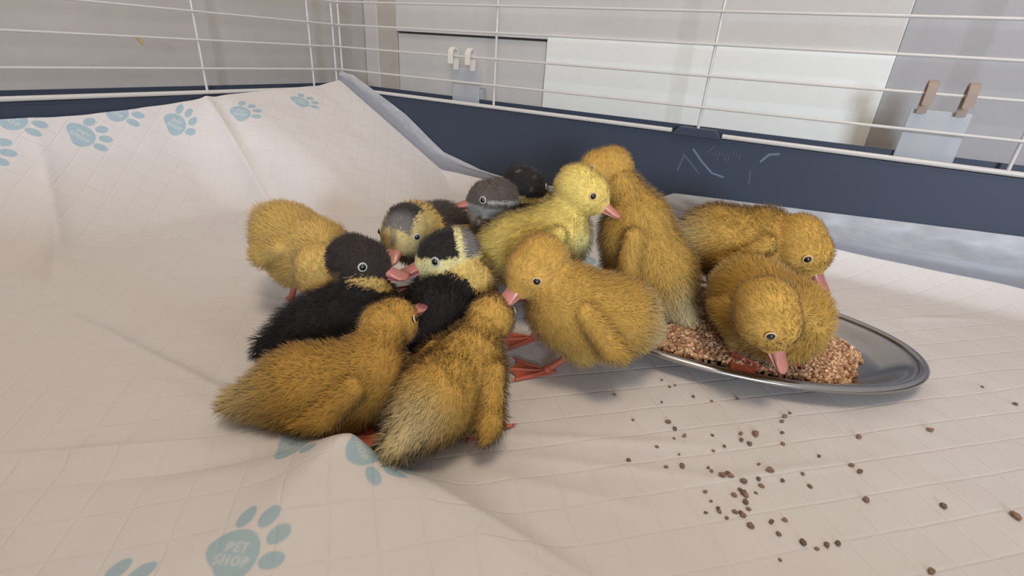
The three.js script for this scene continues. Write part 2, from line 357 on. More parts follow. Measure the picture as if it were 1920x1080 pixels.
// ---------------------------------------------------------------- oval steel dish with feed
const DISH = { x: 0.7132, z: 0.2579, a: 0.1489, b: 0.0853, turn: 0.18 };
const inDish = (x, z) => { const dx = x - DISH.x, dz = z - DISH.z, c = Math.cos(DISH.turn), s = Math.sin(DISH.turn); return [dx * c - dz * s, dx * s + dz * c]; };
const outDish = (u, v) => { const c = Math.cos(DISH.turn), s = Math.sin(DISH.turn); return [DISH.x + u * c + v * s, DISH.z - u * s + v * c]; };
const dishY = padH(DISH.x, DISH.z) + 0.0012;
{
  const dish = thing('oval_dish', DISH.x, dishY, DISH.z); dish.rotation.y = DISH.turn;
  tag(dish, 'shallow oval stainless steel dish with rolled rim on the pad, holding feed', 'dish');
  // [inset from the rim, height]
  const sweep = (prof, close) => {
    const n = 128, p = [], ii = [], m = prof.length;
    for (let i = 0; i <= n; i++) {
      const t = i / n * Math.PI * 2;
      for (const [q, y] of prof) p.push(Math.cos(t) * (DISH.a - q), y, Math.sin(t) * Math.max(DISH.b - q, 0.0005));
    }
    for (let i = 0; i < n; i++) for (let k = 0; k < m - 1; k++) { const a = i * m + k, b = a + m; ii.push(a, a + 1, b, b, a + 1, b + 1); }
    const g = new THREE.BufferGeometry(); g.setAttribute('position', new THREE.Float32BufferAttribute(p, 3)); g.setIndex(ii); g.computeVertexNormals(); return g;
  };
  const steel = new THREE.MeshStandardMaterial({ color: lin(168, 166, 166), metalness: 1, roughness: 0.27 });
  const bowl = [[0.0852, 0.0022], [0.06, 0.0022], [0.04, 0.0022], [0.031, 0.0026], [0.0255, 0.0045], [0.019, 0.0085], [0.0135, 0.0120], [0.0105, 0.0134], [0.0085, 0.0138], [0.0065, 0.0138]];
  part('bowl', sweep(bowl.concat([...bowl].reverse().map(([q, y]) => [q - 0.0002, y - 0.0012]))), steel, dish);
  const roll = []; for (let k = 0; k <= 14; k++) { const t = Math.PI - k / 14 * Math.PI * 2; roll.push([0.0034 - Math.cos(t) * 0.0034, 0.0138 + Math.sin(t) * 0.0026]); }
  part('rolled_rim', sweep(roll), steel, dish);
}
function feedH(x, z) {                  // top of the feed above the dish's underside, or 0
  const [u, v] = inDish(x, z);
  const e = Math.hypot(u / (DISH.a - 0.012), v / (DISH.b - 0.012));
  const edge = 0.112 + 0.012 * noise(v * 40, 3.3) + 0.004 * noise(v * 130, 9.1);
  const k = (1 - sstep(0.86, 1.0, e + 0.05 * noise(u * 50, v * 50))) * (1 - sstep(edge - 0.026, edge, u + Math.abs(v) * 0.25));
  const ef = Math.hypot(u / DISH.a, v / DISH.b), inset = ef < 0.05 ? 0.08 : Math.hypot(u, v) * (1 / ef - 1);
  const wall = table([[0, 0.02], [0.0065, 0.0138], [0.0105, 0.0134], [0.0135, 0.012], [0.019, 0.0085], [0.0255, 0.0045], [0.031, 0.0026], [0.04, 0.0022]], inset);
  const h = 0.0022 + k * (0.0105 + 0.0022 * noise(u * 34, v * 34, 2));
  return k <= 0.02 || h < wall + 0.0006 ? 0 : h;
}
const feedPalette = [[200, 160, 122], [184, 144, 108], [164, 124, 92], [216, 182, 146], [144, 106, 78]].map(c => lin(...c));
function crumbGeometry(k) {             // a broken pellet: a lumpy crystal of 20 faces
  const g = new THREE.IcosahedronGeometry(1, 0), p = g.attributes.position;
  const seen = {};
  for (let i = 0; i < p.count; i++) {
    const key = [p.getX(i), p.getY(i), p.getZ(i)].map(q => q.toFixed(2)).join();
    const s = seen[key] ??= 0.72 + rnd() * 0.5;
    p.setXYZ(i, p.getX(i) * s * 1.35, p.getY(i) * s * 0.75, p.getZ(i) * s);
  }
  g.computeVertexNormals(); return g;
}
{
  const base = [], col = [], pos = [], nor = [];
  const variants = [0, 1, 2, 3, 4].map(crumbGeometry);
  const m4 = new THREE.Matrix4(), q = new THREE.Quaternion(), e = new THREE.Euler(), v = V(0, 0, 0);
  for (let k = 0; k < 15000; k++) {
    const u = (rnd() * 2 - 1) * DISH.a, w = (rnd() * 2 - 1) * DISH.b, [x, z] = outDish(u, w), h = feedH(x, z);
    if (h < 0.003) continue;
    const s = 0.0011 + rnd() * 0.0009;
    m4.compose(V(x, dishY + h - 0.0004 + rnd() * 0.0012, z), q.setFromEuler(e.set(rnd() * 6, rnd() * 6, rnd() * 6)), V(s, s, s));
    const g = variants[k % 5], p = g.attributes.position, n = g.attributes.normal, c = feedPalette[Math.floor(rnd() * 5)], f = 0.8 + rnd() * 0.35;
    for (let i = 0; i < p.count; i++) {
      v.fromBufferAttribute(p, i).applyMatrix4(m4); pos.push(v.x - DISH.x, v.y - dishY, v.z - DISH.z);
      v.fromBufferAttribute(n, i).applyQuaternion(q); nor.push(v.x, v.y, v.z);
      col.push(c.r * f, c.g * f, c.b * f);
    }
  }
  // the packed body of the heap
  const n = 90, id = {}; let cnt = pos.length / 3; const tri = [];
  const cell = (i, j) => {
    const [x, z] = outDish((i / n * 2 - 1) * DISH.a, (j / n * 2 - 1) * DISH.b), h = feedH(x, z);
    return [x, h, z];
  };
  for (let i = 0; i < n; i++) for (let j = 0; j < n; j++) {
    const c4 = [cell(i, j), cell(i + 1, j), cell(i, j + 1), cell(i + 1, j + 1)];
    if (c4.some(c => c[1] < 0.0028)) continue;
    for (const k of [0, 2, 1, 1, 2, 3]) { pos.push(c4[k][0] - DISH.x, c4[k][1] - 0.0004, c4[k][2] - DISH.z); nor.push(0, 1, 0); col.push(feedPalette[2].r, feedPalette[2].g, feedPalette[2].b); }
  }
  const g = new THREE.BufferGeometry();
  g.setAttribute('position', new THREE.Float32BufferAttribute(pos, 3)); g.setAttribute('normal', new THREE.Float32BufferAttribute(nor, 3)); g.setAttribute('color', new THREE.Float32BufferAttribute(col, 3));
  const f = part('feed_heap', g, new THREE.MeshStandardMaterial({ vertexColors: true, roughness: 0.9 }), scene);
  f.position.set(DISH.x, dishY, DISH.z);
  tag(f, 'heap of brown crumbled feed spread in the oval steel dish', 'feed', null, 'stuff');
}

// ---------------------------------------------------------------- ducklings
const Y = V(0, 1, 0);
const YEL = [190, 149, 71], YPALE = [220, 202, 156], LEMON = [230, 206, 114], BLACK = [30, 25, 24], DARK = [58, 48, 44], GREY = [120, 116, 112], OLIVE = [196, 168, 96];
const blend = (a, b, t) => [0, 1, 2].map(k => mix(a[k], b[k], t));
// c: t along the body, h up, w to its right; hx forward in the head, hy up, hz to its right (centimetres at scale 1), head: 1 on the head
const coats = {
  yellow: c => { let k = blend(YEL, YPALE, sstep(-2.2, -4.8, c.t) * 0.85); k = blend(k, YPALE, sstep(-0.8, -3.0, c.h) * 0.35 * (1 - c.head)); return k; },
  lemon: c => blend(blend(YEL, LEMON, 0.85), [236, 228, 168], (sstep(1.0, 3.4, c.t) * sstep(1.5, -1.5, c.h) + sstep(-1, -3, c.h) * 0.5) * (1 - c.head)),
  straw: c => { let k = blend(YEL, [212, 182, 112], 0.6); return blend(k, YPALE, sstep(-2.6, -5.2, c.t) * 0.6); },
  gold: c => blend([178, 136, 62], YPALE, sstep(-2.2, -5.2, c.t) * 0.7),
  // grey-brown head with a pale line behind the eye
  brown: c => c.head > 0.5 ? (c.hy < -0.25 && c.hx > -1.3 ? blend(GREY, [148, 146, 138], 0.5) : (Math.abs(c.hy - 0.15) < 0.14 && c.hx < 0.5 ? [150, 148, 142] : [84, 74, 68])) : (c.t > 1.5 && c.h < 1.4 ? [128, 116, 104] : [70, 60, 54]),
  blackYellowNeck: c => c.head > 0.4 ? (c.hy < -0.6 ? OLIVE : blend([36, 30, 29], [96, 86, 76], sstep(0.25, 0.6, noise(c.hx * 1.6, c.hy * 1.6, c.hz * 1.6)))) : (c.t > 0.8 ? OLIVE : DARK),
  capped: c => c.head > 0.5 ? (c.hy > 0.55 && Math.abs(c.hz) < 1.05 && c.hx < 1.2 ? blend(GREY, BLACK, sstep(0.5, -0.6, c.hx) * 0.7 + 0.15) : Math.abs(c.hz) < 0.25 && c.hy > 0 ? blend(OLIVE, GREY, 0.6) : [198, 176, 116]) : (c.h > 1.0 && c.t < 1.6 ? [62, 54, 48] : c.t > 1.8 ? blend([120, 106, 90], OLIVE, sstep(-1, 2, c.h)) : blend(OLIVE, [210, 172, 92], 0.6)),
  patched: c => c.head > 0.5 ? (c.hy > 0.35 && c.hx > -0.5 ? BLACK : c.hy > 0.2 && c.hx < -0.9 ? GREY : [214, 202, 142]) : (c.nk > 0.25 ? [214, 182, 104] : BLACK),
  dark: c => c.head > 0.5 ? (c.hy < -1.05 ? [196, 166, 92] : c.hx < -0.6 && c.hy < -0.2 ? [112, 92, 52] : [44, 35, 31]) : (c.nk > 0.35 ? [190, 160, 92] : [28, 23, 22]),
};
const roster = {
  A: { B: [0.4031, 0.0460, 0.4258], a: [0.9785, -0.1736, 0.1115], s: 1.0, H: [0.4512, 0.0417, 0.4461], h: [0.5577, -0.8192, -0.1339], hs: 1.12, F: [[0.3846, 0.4268], [0.4086, 0.4175]], fat:0.85, coat:'straw', label:'yellow duckling bending its head down at the far left of the huddle', bill:'dusky' },
  B: { B: [0.5431, 0.0240, 0.5189], a: [0.7355, 0.0698, -0.6739], s: 0.95, H: [0.5495, 0.0477, 0.4799], h: [0.0592, 0.2419, -0.9685], hs: 0.97, fat:0.78, coat:'gold', label:'yellow duckling in front on the left, seen from behind, bill pointing up right', tail:[-.054,-.004] },
  C: { B: [0.5943, 0.0200, 0.4777], a: [-0.0436, 0.0349, -0.9984], s: 0.95, H: [0.5869, 0.0402, 0.4255], h: [-0.3502, 0.0000, -0.9367], hs: 0.99, fat:0.82, coat:'yellow', label:'yellow duckling in front with pale tail towards the camera and wing held out', wing:[1,2.6], tail:[-.054,-.004] },
  D: { B: [0.6391, 0.0400, 0.3788], a: [-0.8061, 0.2079, 0.5540], s: 1.0, H: [0.6027, 0.0705, 0.3972], h: [-0.4077, -0.4695, 0.7832], hs: 1.19, F: [[0.5879, 0.3583], [0.6178, 0.3938]], fat:0.92, coat:'yellow', label:'yellow duckling in profile facing left with an orange leg stretched out', wing:[2,1], tail:[-.044,-.004] },
  E: { B: [0.5622, 0.0540, 0.3154], a: [0.7146, 0.3420, -0.6103], s: 1.08, H: [0.5904, 0.1001, 0.2953], h: [0.9473, -0.2419, -0.2100], hs: 1.20, fat:0.86, coat:'lemon', label:'lemon yellow duckling facing right with pink bill touching its taller neighbour' },
  F: { B: [0.6433, 0.0520, 0.2680], a: [-0.6851, 0.7193, -0.1147], s: 1.14, H: [0.5895, 0.1103, 0.2506], h: [-0.9331, -0.0872, 0.3489], hs: 1.23, fat:0.86, coat:'yellow', label:'tallest yellow duckling standing upright with its back turned at the dish', wing:[2.2,1], tail:[-.056,-.002] },
  G: { B: [0.7056, 0.0600, 0.2173], a: [0.9094, -0.0349, -0.4144], s: 1.06, H: [0.7554, 0.0687, 0.2159], h: [0.7949, -0.5592, 0.2355], hs: 1.39, fat:0.95, tail:[-.042,.0], coat:'yellow', label:'yellow duckling behind the dish, head turned down to the right', bill:'dusky' },
  H: { B: [0.7427, 0.0400, 0.2933], a: [0.7236, -0.0698, 0.6867], s: 1.0, H: [0.7442, 0.0563, 0.3416], h: [0.6661, -0.7193, 0.1973], hs: 1.27, fat:0.95, tail:[-.042,.0], coat:'yellow', label:'plump yellow duckling sitting in the dish and pecking at the feed', bill:'pink' },
  I: { B: [0.5071, 0.0440, 0.2857], a: [-0.9392, 0.2588, 0.2255], s: 0.92, H: [0.4995, 0.0742, 0.2886], h: [-0.7821, 0.0349, 0.6221], hs: 1.23, coat:'brown', label:'dark duckling with grey-brown head and pink bill in profile at the back', lid:'pale', bill:'dusky', gape:.002 },
  J: { B: [0.5061, 0.0420, 0.2312], a: [0.0246, 0.3420, -0.9394], s: 0.92, H: [0.4989, 0.0738, 0.2230], h: [0.1963, -0.1736, -0.9650], hs: 1.31, coat:'blackYellowNeck', label:'black-headed duckling with yellow neck at the very back, facing away', lid:'pale' },
  K: { B: [0.4687, 0.0480, 0.3407], a: [0.0086, 0.1392, 0.9902], s: 1.0, H: [0.4725, 0.0620, 0.3789], h: [0.2669, -0.3420, 0.9010], hs: 1.14, lid:'pale', coat:'capped', label:'yellow and dark duckling with a grey cap facing the camera', bill:'pink' },
  L: { B: [0.5458, 0.0330, 0.4183], a: [-0.1456, 0.1736, -0.9740], s: 0.97, H: [0.5330, 0.0629, 0.4015], h: [-0.7063, -0.1392, 0.6941], hs: 1.22, lid:'pale', coat:'patched', label:'pale-headed duckling with black cap and black body in the middle of the huddle', bill:'dusky', neck:[.02,.012,.012] },
  M: { B: [0.4966, 0.0280, 0.4707], a: [0.3609, 0.1736, -0.9163], s: 0.95, H: [0.4927, 0.0621, 0.4467], h: [0.9367, 0.0000, -0.3502], hs: 1.14, coat:'dark', label:'black duckling with dark round head and pale eye ring at left', lid:'pale', bill:'dusky' },
};
const sk = (a, b, k) => { const h = clamp(0.5 + 0.5 * (b - a) / k); return mix(b, a, h) - k * h * (1 - h); };
function cone(a, b, ra, rb) {           // distance to a tapered capsule
  const ax = a.x, ay = a.y, az = a.z, dx = b.x - ax, dy = b.y - ay, dz = b.z - az, L = dx * dx + dy * dy + dz * dz;
  return (x, y, z) => {
    const t = clamp(((x - ax) * dx + (y - ay) * dy + (z - az) * dz) / L);
    const ex = x - ax - dx * t, ey = y - ay - dy * t, ez = z - az - dz * t;
    return Math.sqrt(ex * ex + ey * ey + ez * ez) - mix(ra, rb, t);
  };
}
function surfaceNets(sdf, lo, hi, cell) {
  const n = [0, 1, 2].map(k => Math.ceil((hi.getComponent(k) - lo.getComponent(k)) / cell) + 1), [nx, ny, nz] = n;
  const f = new Float32Array(nx * ny * nz), id = new Int32Array(nx * ny * nz).fill(-1), pos = [], idx = [];
  const at = (i, j, k) => (k * ny + j) * nx + i;
  for (let k = 0; k < nz; k++) for (let j = 0; j < ny; j++) for (let i = 0; i < nx; i++) f[at(i, j, k)] = sdf(lo.x + i * cell, lo.y + j * cell, lo.z + k * cell);
  const C = [[0, 0, 0], [1, 0, 0], [0, 1, 0], [1, 1, 0], [0, 0, 1], [1, 0, 1], [0, 1, 1], [1, 1, 1]], E = [[0, 1], [2, 3], [4, 5], [6, 7], [0, 2], [1, 3], [4, 6], [5, 7], [0, 4], [1, 5], [2, 6], [3, 7]];
  for (let k = 0; k < nz - 1; k++) for (let j = 0; j < ny - 1; j++) for (let i = 0; i < nx - 1; i++) {
    let c = 0, sx = 0, sy = 0, sz = 0;
    for (const [a, b] of E) {
      const A = C[a], B = C[b], fa = f[at(i + A[0], j + A[1], k + A[2])], fb = f[at(i + B[0], j + B[1], k + B[2])];
      if ((fa < 0) === (fb < 0)) continue;
      const t = fa / (fa - fb); c++;
      sx += A[0] + (B[0] - A[0]) * t; sy += A[1] + (B[1] - A[1]) * t; sz += A[2] + (B[2] - A[2]) * t;
    }
    if (!c) continue;
    id[at(i, j, k)] = pos.length / 3;
    pos.push(lo.x + (i + sx / c) * cell, lo.y + (j + sy / c) * cell, lo.z + (k + sz / c) * cell);
  }
  for (let k = 1; k < nz - 1; k++) for (let j = 1; j < ny - 1; j++) for (let i = 1; i < nx - 1; i++) {
    const f0 = f[at(i, j, k)] < 0;
    const quad = (a, b, c, d, flip) => { if (a < 0 || b < 0 || c < 0 || d < 0) return; flip ? idx.push(a, c, b, a, d, c) : idx.push(a, b, c, a, c, d); };
    if (f0 !== f[at(i + 1, j, k)] < 0) quad(id[at(i, j - 1, k - 1)], id[at(i, j, k - 1)], id[at(i, j, k)], id[at(i, j - 1, k)], !f0);
    if (f0 !== f[at(i, j + 1, k)] < 0) quad(id[at(i - 1, j, k - 1)], id[at(i - 1, j, k)], id[at(i, j, k)], id[at(i, j, k - 1)], !f0);
    if (f0 !== f[at(i, j, k + 1)] < 0) quad(id[at(i - 1, j - 1, k)], id[at(i, j - 1, k)], id[at(i, j, k)], id[at(i - 1, j, k)], !f0);
  }
  const nor = new Float32Array(pos.length), e = cell * 0.5;
  for (let v = 0; v < pos.length; v += 3) {
    const [x, y, z] = [pos[v], pos[v + 1], pos[v + 2]];
    const g = V(sdf(x + e, y, z) - sdf(x - e, y, z), sdf(x, y + e, z) - sdf(x, y - e, z), sdf(x, y, z + e) - sdf(x, y, z - e)).normalize();
    nor.set([g.x, g.y, g.z], v);
  }
  const g = new THREE.BufferGeometry();
  g.setAttribute('position', new THREE.Float32BufferAttribute(pos, 3)); g.setAttribute('normal', new THREE.BufferAttribute(nor, 3)); g.setIndex(idx);
  return g;
}
function loft(sections) {               // sections: centre, half-width axis, half-height axis
  const n = 16, p = [], ii = [];
  for (const [c, w, h] of sections) for (let i = 0; i < n; i++) { const t = i / n * Math.PI * 2; const q = c.clone().addScaledVector(w, Math.cos(t)).addScaledVector(h, Math.sin(t)); p.push(q.x, q.y, q.z); }
  for (let s = 0; s < sections.length - 1; s++) for (let i = 0; i < n; i++) { const a = s * n + i, b = s * n + (i + 1) % n; ii.push(a, b, a + n, b, b + n, a + n); }
  const last = (sections.length - 1) * n, tip = p.length / 3, c = sections[sections.length - 1][0];
  p.push(c.x, c.y, c.z);
  for (let i = 0; i < n; i++) ii.push(last + i, last + (i + 1) % n, tip);
  const g = new THREE.BufferGeometry(); g.setAttribute('position', new THREE.Float32BufferAttribute(p, 3)); g.setIndex(ii); g.computeVertexNormals(); return g;
}
function footGeometry(k) {              // webbed foot: three toes, the webs between them, a short hind toe; +x is forward
  const L = 0.027 * k, s = new THREE.Shape(), tip = a => [Math.cos(a) * L, Math.sin(a) * L];
  s.moveTo(-0.002 * k, -0.002 * k); const A = [-0.52, 0, 0.52];
  s.lineTo(...tip(A[0]));
  for (let i = 1; i < 3; i++) { const m = (A[i] + A[i - 1]) / 2; s.quadraticCurveTo(Math.cos(m) * L * 0.74, Math.sin(m) * L * 0.74, ...tip(A[i]).map(q => q * (i === 1 ? 1.1 : 1))); }
  s.lineTo(-0.002 * k, 0.002 * k); s.closePath();
  const g = new THREE.ExtrudeGeometry(s, { depth: 0.0006, bevelEnabled: true, bevelSize: 0.0004, bevelThickness: 0.0004, bevelSegments: 1, curveSegments: 8 });
  g.rotateX(-Math.PI / 2); g.translate(0, 0.0004, 0);
  const gs = [g.index ? g.toNonIndexed() : g];
  for (const a of A) {
    const t = rod(V(0, 0.0018, 0), V(Math.cos(a) * L * (a ? 0.97 : 1.07), 0.0012, -Math.sin(a) * L * (a ? 0.97 : 1.07)), 0.0013 * k, 6).toNonIndexed();
    gs.push(t);
    const n = new THREE.ConeGeometry(0.0009 * k, 0.004 * k, 6); n.rotateZ(-Math.PI / 2); n.translate(L * 1.08, 0.0014, 0); n.rotateY(a); gs.push(n.toNonIndexed());
  }
  gs.push(rod(V(0, 0.002, 0), V(-0.007 * k, 0.001, 0), 0.001 * k, 6).toNonIndexed());
  for (const q of gs) q.deleteAttribute('uv');
  return mergeGeometries(gs);
}
const downMat = new THREE.MeshPhysicalMaterial({ vertexColors: true, roughness: 0.95, sheen: 0.25, sheenRoughness: 0.7, sheenColor: new THREE.Color(1, 0.95, 0.85) });
const eyeMat = new THREE.MeshPhysicalMaterial({ color: lin(14, 11, 11), roughness: 0.08, clearcoat: 1 });
const lidMats = { pale: new THREE.MeshStandardMaterial({ color: lin(170, 172, 170), roughness: 0.7 }), yellow: new THREE.MeshStandardMaterial({ color: lin(204, 176, 132), roughness: 0.8 }) };
const billMats = { pink: new THREE.MeshPhysicalMaterial({ color: lin(192, 128, 116), roughness: 0.42, clearcoat: 0.25 }), dusky: new THREE.MeshPhysicalMaterial({ color: lin(168, 104, 94), roughness: 0.42, clearcoat: 0.25 }) };
const legMat = new THREE.MeshPhysicalMaterial({ color: lin(188, 98, 74), roughness: 0.5, clearcoat: 0.15 });
const legDark = new THREE.MeshPhysicalMaterial({ color: lin(150, 82, 66), roughness: 0.5, clearcoat: 0.15 });
const ground = (x, z) => { const f = feedH(x, z), [u, v] = inDish(x, z); return f > 0 ? dishY + f : Math.hypot(u / (DISH.a - 0.03), v / (DISH.b - 0.03)) < 1 ? dishY + 0.0024 : Math.hypot(u / DISH.a, v / DISH.b) < 1 ? dishY + 0.017 : padH(x, z); };

function duckling(r) {
  const s = r.s, hs = r.hs, B = V(...r.B), a = V(...r.a).normalize(), H = V(...r.H), hd = V(...r.h).normalize();
  const right = a.clone().cross(Y).normalize(), u = right.clone().cross(a).normalize();
  const hr = hd.clone().cross(Y).normalize(), hu = hr.clone().cross(hd).normalize();
  const on = (t, h, w) => B.clone().addScaledVector(a, t * s).addScaledVector(u, h * s).addScaledVector(right, w * s);
  const onH = (t, h, w) => H.clone().addScaledVector(hd, t * hs).addScaledVector(hu, h * hs).addScaledVector(hr, w * hs);
  const fat = r.fat ?? 0.8;
  const trunk = [cone(on(-0.017, 0.001, 0), on(0.014, 0.001, 0), 0.0285 * s * fat, 0.0295 * s * fat), cone(on(-0.020, 0.001, 0), on(r.tail?.[0] ?? -0.050, r.tail?.[1] ?? 0.004, 0), 0.0225 * s * fat, 0.0075 * s), cone(on(0.006, -0.008, 0), on(0.022, -0.001, 0), 0.0245 * s * fat, 0.0215 * s * fat)];
  const N0 = on(r.neck?.[0] ?? 0.024, r.neck?.[1] ?? 0.012, r.neck?.[2] ?? 0), mid = N0.clone().lerp(H, 0.55).addScaledVector(Y, 0.002);
  const neck = [cone(N0, mid, 0.0195 * s * fat, 0.0112 * hs), cone(mid, onH(-0.004, -0.002, 0), 0.0112 * hs, 0.0108 * hs)];
  const head = [cone(onH(-0.0045, 0.001, 0), onH(0.004, 0, 0), 0.0152 * hs, 0.0138 * hs), cone(onH(0.002, -0.004, 0.003), onH(0.002, -0.004, -0.003), 0.0118 * hs, 0.0118 * hs), cone(onH(0.006, -0.002, 0), onH(0.0135, -0.0045, 0), 0.0095 * hs, 0.0062 * hs)];
  const wg = r.wing ?? [1, 1], wings = [];
  for (const [k, sg] of [[0, -1], [1, 1]]) {
    const sp = wg[k];
    wings.push([cone(on(0.013, 0.010, sg * 0.0265 * fat), on(0.000 - 0.004 * sp, 0.000 - 0.003 * sp, sg * (0.0285 * fat + 0.0035 * sp)), 0.0075 * s, 0.0075 * s), cone(on(0.000 - 0.004 * sp, -0.003 * sp, sg * (0.0285 * fat + 0.0035 * sp)), on(-0.017, -0.006 - 0.004 * (sp - 1), sg * (0.0275 * fat + 0.0055 * (sp - 1) + 0.003)), 0.0075 * s, 0.0042 * s)]);
  }
  const thighs = [-1, 1].map(sg => cone(on(-0.004, -0.012 * fat, sg * 0.014 * fat), on(0.002, -0.026 * fat, sg * 0.016 * fat), 0.0145 * s * fat, 0.0085 * s * fat));
  const body = (x, y, z) => { let d = trunk[0](x, y, z); d = sk(d, trunk[1](x, y, z), 0.014 * s); d = sk(d, trunk[2](x, y, z), 0.012 * s); for (const t of thighs) d = sk(d, t(x, y, z), 0.007 * s); return d; };
  const neckD = (x, y, z) => sk(neck[0](x, y, z), neck[1](x, y, z), 0.006);
  const headD = (x, y, z) => sk(sk(head[0](x, y, z), head[1](x, y, z), 0.005), head[2](x, y, z), 0.006);
  const sdf = (x, y, z) => {
    let d = sk(body(x, y, z), neckD(x, y, z), 0.009);
    d = sk(d, headD(x, y, z), 0.0022);
    for (const w of wings) d = sk(d, sk(w[0](x, y, z), w[1](x, y, z), 0.004), 0.0022);
    return d + 0.0004 * noise(x * 160, y * 160, z * 160);
  };
  const bb = new THREE.Box3().setFromPoints([on(-0.055, 0, 0), on(0.045, 0, 0), B, H]).expandByScalar(0.048 * Math.max(s, hs));
  const geo = surfaceNets(sdf, bb.min, bb.max, 0.0024);
  const coat = coats[r.coat];
  const info = p => {
    const d = p.clone().sub(B), e = p.clone().sub(H), bd = body(p.x, p.y, p.z), hdn = headD(p.x, p.y, p.z), nd = neckD(p.x, p.y, p.z);
    return { t: d.dot(a) / s * 100, h: d.dot(u) / s * 100, w: d.dot(right) / s * 100, hx: e.dot(hd) / hs * 100, hy: e.dot(hu) / hs * 100, hz: e.dot(hr) / hs * 100, head: sstep(0.003, 0.0, hdn - 0.0003 - Math.min(0, bd)), nk: sstep(0.004, 0.0, nd) * sstep(-0.002, 0.006, bd) };
  };
  const paint = (p, jit) => {
    const q = p.clone(); q.x += (rnd() - 0.5) * jit; q.y += (rnd() - 0.5) * jit; q.z += (rnd() - 0.5) * jit;
    const c = coat(info(q)); return lin(clamp(c[0], 0, 255), clamp(c[1], 0, 255), clamp(c[2], 0, 255));
  };
  const base = V(B.x, padH(B.x, B.z), B.z);
  const g = thing('duckling', base.x, base.y, base.z);
  tag(g, r.label, 'duckling', 'ducklings in the cage');
  const shift = q => { q.translate(-base.x, -base.y, -base.z); return q; };
  // eyes on the surface of the head, then the bill
  const hit = d => { let t = 0; for (let k = 0; k < 40; k++) { const q = H.clone().addScaledVector(d, t), v = headD(q.x, q.y, q.z); if (v > -0.0001) break; t -= v * 0.8; } return t; };
  const eyes = [-1, 1].map(sg => { const d = hd.clone().multiplyScalar(0.50).addScaledVector(hu, 0.18).addScaledVector(hr, sg * 0.85).normalize(); return H.clone().addScaledVector(d, hit(d) + 0.0003); });
  const mouth = onH(0.0135, -0.0045, 0);
  // body
  const P = geo.attributes.position, Nn = geo.attributes.normal, col = new Float32Array(P.count * 3), v = V(0, 0, 0);
  for (let i = 0; i < P.count; i++) { const c = paint(v.fromBufferAttribute(P, i), 0); col.set([c.r, c.g, c.b], i * 3); }
  geo.setAttribute('color', new THREE.BufferAttribute(col, 3));
  // down: fine filaments that lie back along the body
  const I = geo.index.array, cum = new Float32Array(I.length / 3); let tot = 0;
  const A = V(0, 0, 0), Bv = V(0, 0, 0), Cv = V(0, 0, 0), n = V(0, 0, 0);
  for (let t = 0; t < cum.length; t++) { A.fromBufferAttribute(P, I[3 * t]); Bv.fromBufferAttribute(P, I[3 * t + 1]); Cv.fromBufferAttribute(P, I[3 * t + 2]); tot += Bv.sub(A).cross(Cv.sub(A)).length() / 2; cum[t] = tot; }
  const count = Math.round(tot * 1e6 * 0.85), hp = [], hn = [], hc = [], hi = [];
  for (let k = 0; k < count; k++) {
    const x = rnd() * tot; let lo = 0, up = cum.length - 1; while (lo < up) { const m = (lo + up) >> 1; cum[m] < x ? lo = m + 1 : up = m; }
    let b1 = rnd(), b2 = rnd(); if (b1 + b2 > 1) { b1 = 1 - b1; b2 = 1 - b2; }
    const p = V(0, 0, 0).fromBufferAttribute(P, I[3 * lo]).multiplyScalar(1 - b1 - b2).addScaledVector(A.fromBufferAttribute(P, I[3 * lo + 1]), b1).addScaledVector(Bv.fromBufferAttribute(P, I[3 * lo + 2]), b2);
    n.set(0, 0, 0).addScaledVector(A.fromBufferAttribute(Nn, I[3 * lo]), 1 - b1 - b2).addScaledVector(A.fromBufferAttribute(Nn, I[3 * lo + 1]), b1).addScaledVector(A.fromBufferAttribute(Nn, I[3 * lo + 2]), b2).normalize();
    const c = info(p);
    const ed = Math.min(p.distanceTo(eyes[0]), p.distanceTo(eyes[1])), md = p.distanceTo(mouth);
    if (ed < 0.0024 * hs || (c.head > 0.3 && md < 0.0075 * hs)) continue;
    const back = c.head > 0.5 ? hd : a;
    const flow = back.clone().multiplyScalar(-1); flow.y -= 0.25; flow.addScaledVector(n, -flow.dot(n)).normalize();
    const fade = clamp((ed - 0.003) / 0.006) * clamp((md - 0.007) / 0.009);
    let len = mix(0.0064, 0.0036, c.head) * s * (0.7 + rnd() * 0.6);
    if (c.t < -2.8) len *= 1.35;
    len *= mix(0.45, 1, c.head > 0.3 ? fade : 1);
    const dir = flow.multiplyScalar(0.72).addScaledVector(n, c.head > 0.5 ? 0.6 : 0.78); dir.x += (rnd() - 0.5) * 0.75; dir.y += (rnd() - 0.5) * 0.75; dir.z += (rnd() - 0.5) * 0.75; dir.normalize();
    const side = n.clone().cross(dir).normalize().multiplyScalar(0.00017 * (0.8 + rnd() * 0.5));
    const root = p.clone().addScaledVector(n, -0.0004), m = root.clone().addScaledVector(dir, len * 0.55).addScaledVector(n, len * 0.08), tip = root.clone().addScaledVector(dir, len).addScaledVector(n, -len * 0.06);
    const cc = paint(p, 0.003), f = 0.86 + rnd() * 0.28, gn = side.clone().cross(dir).normalize(); if (gn.dot(n) < 0) gn.negate();
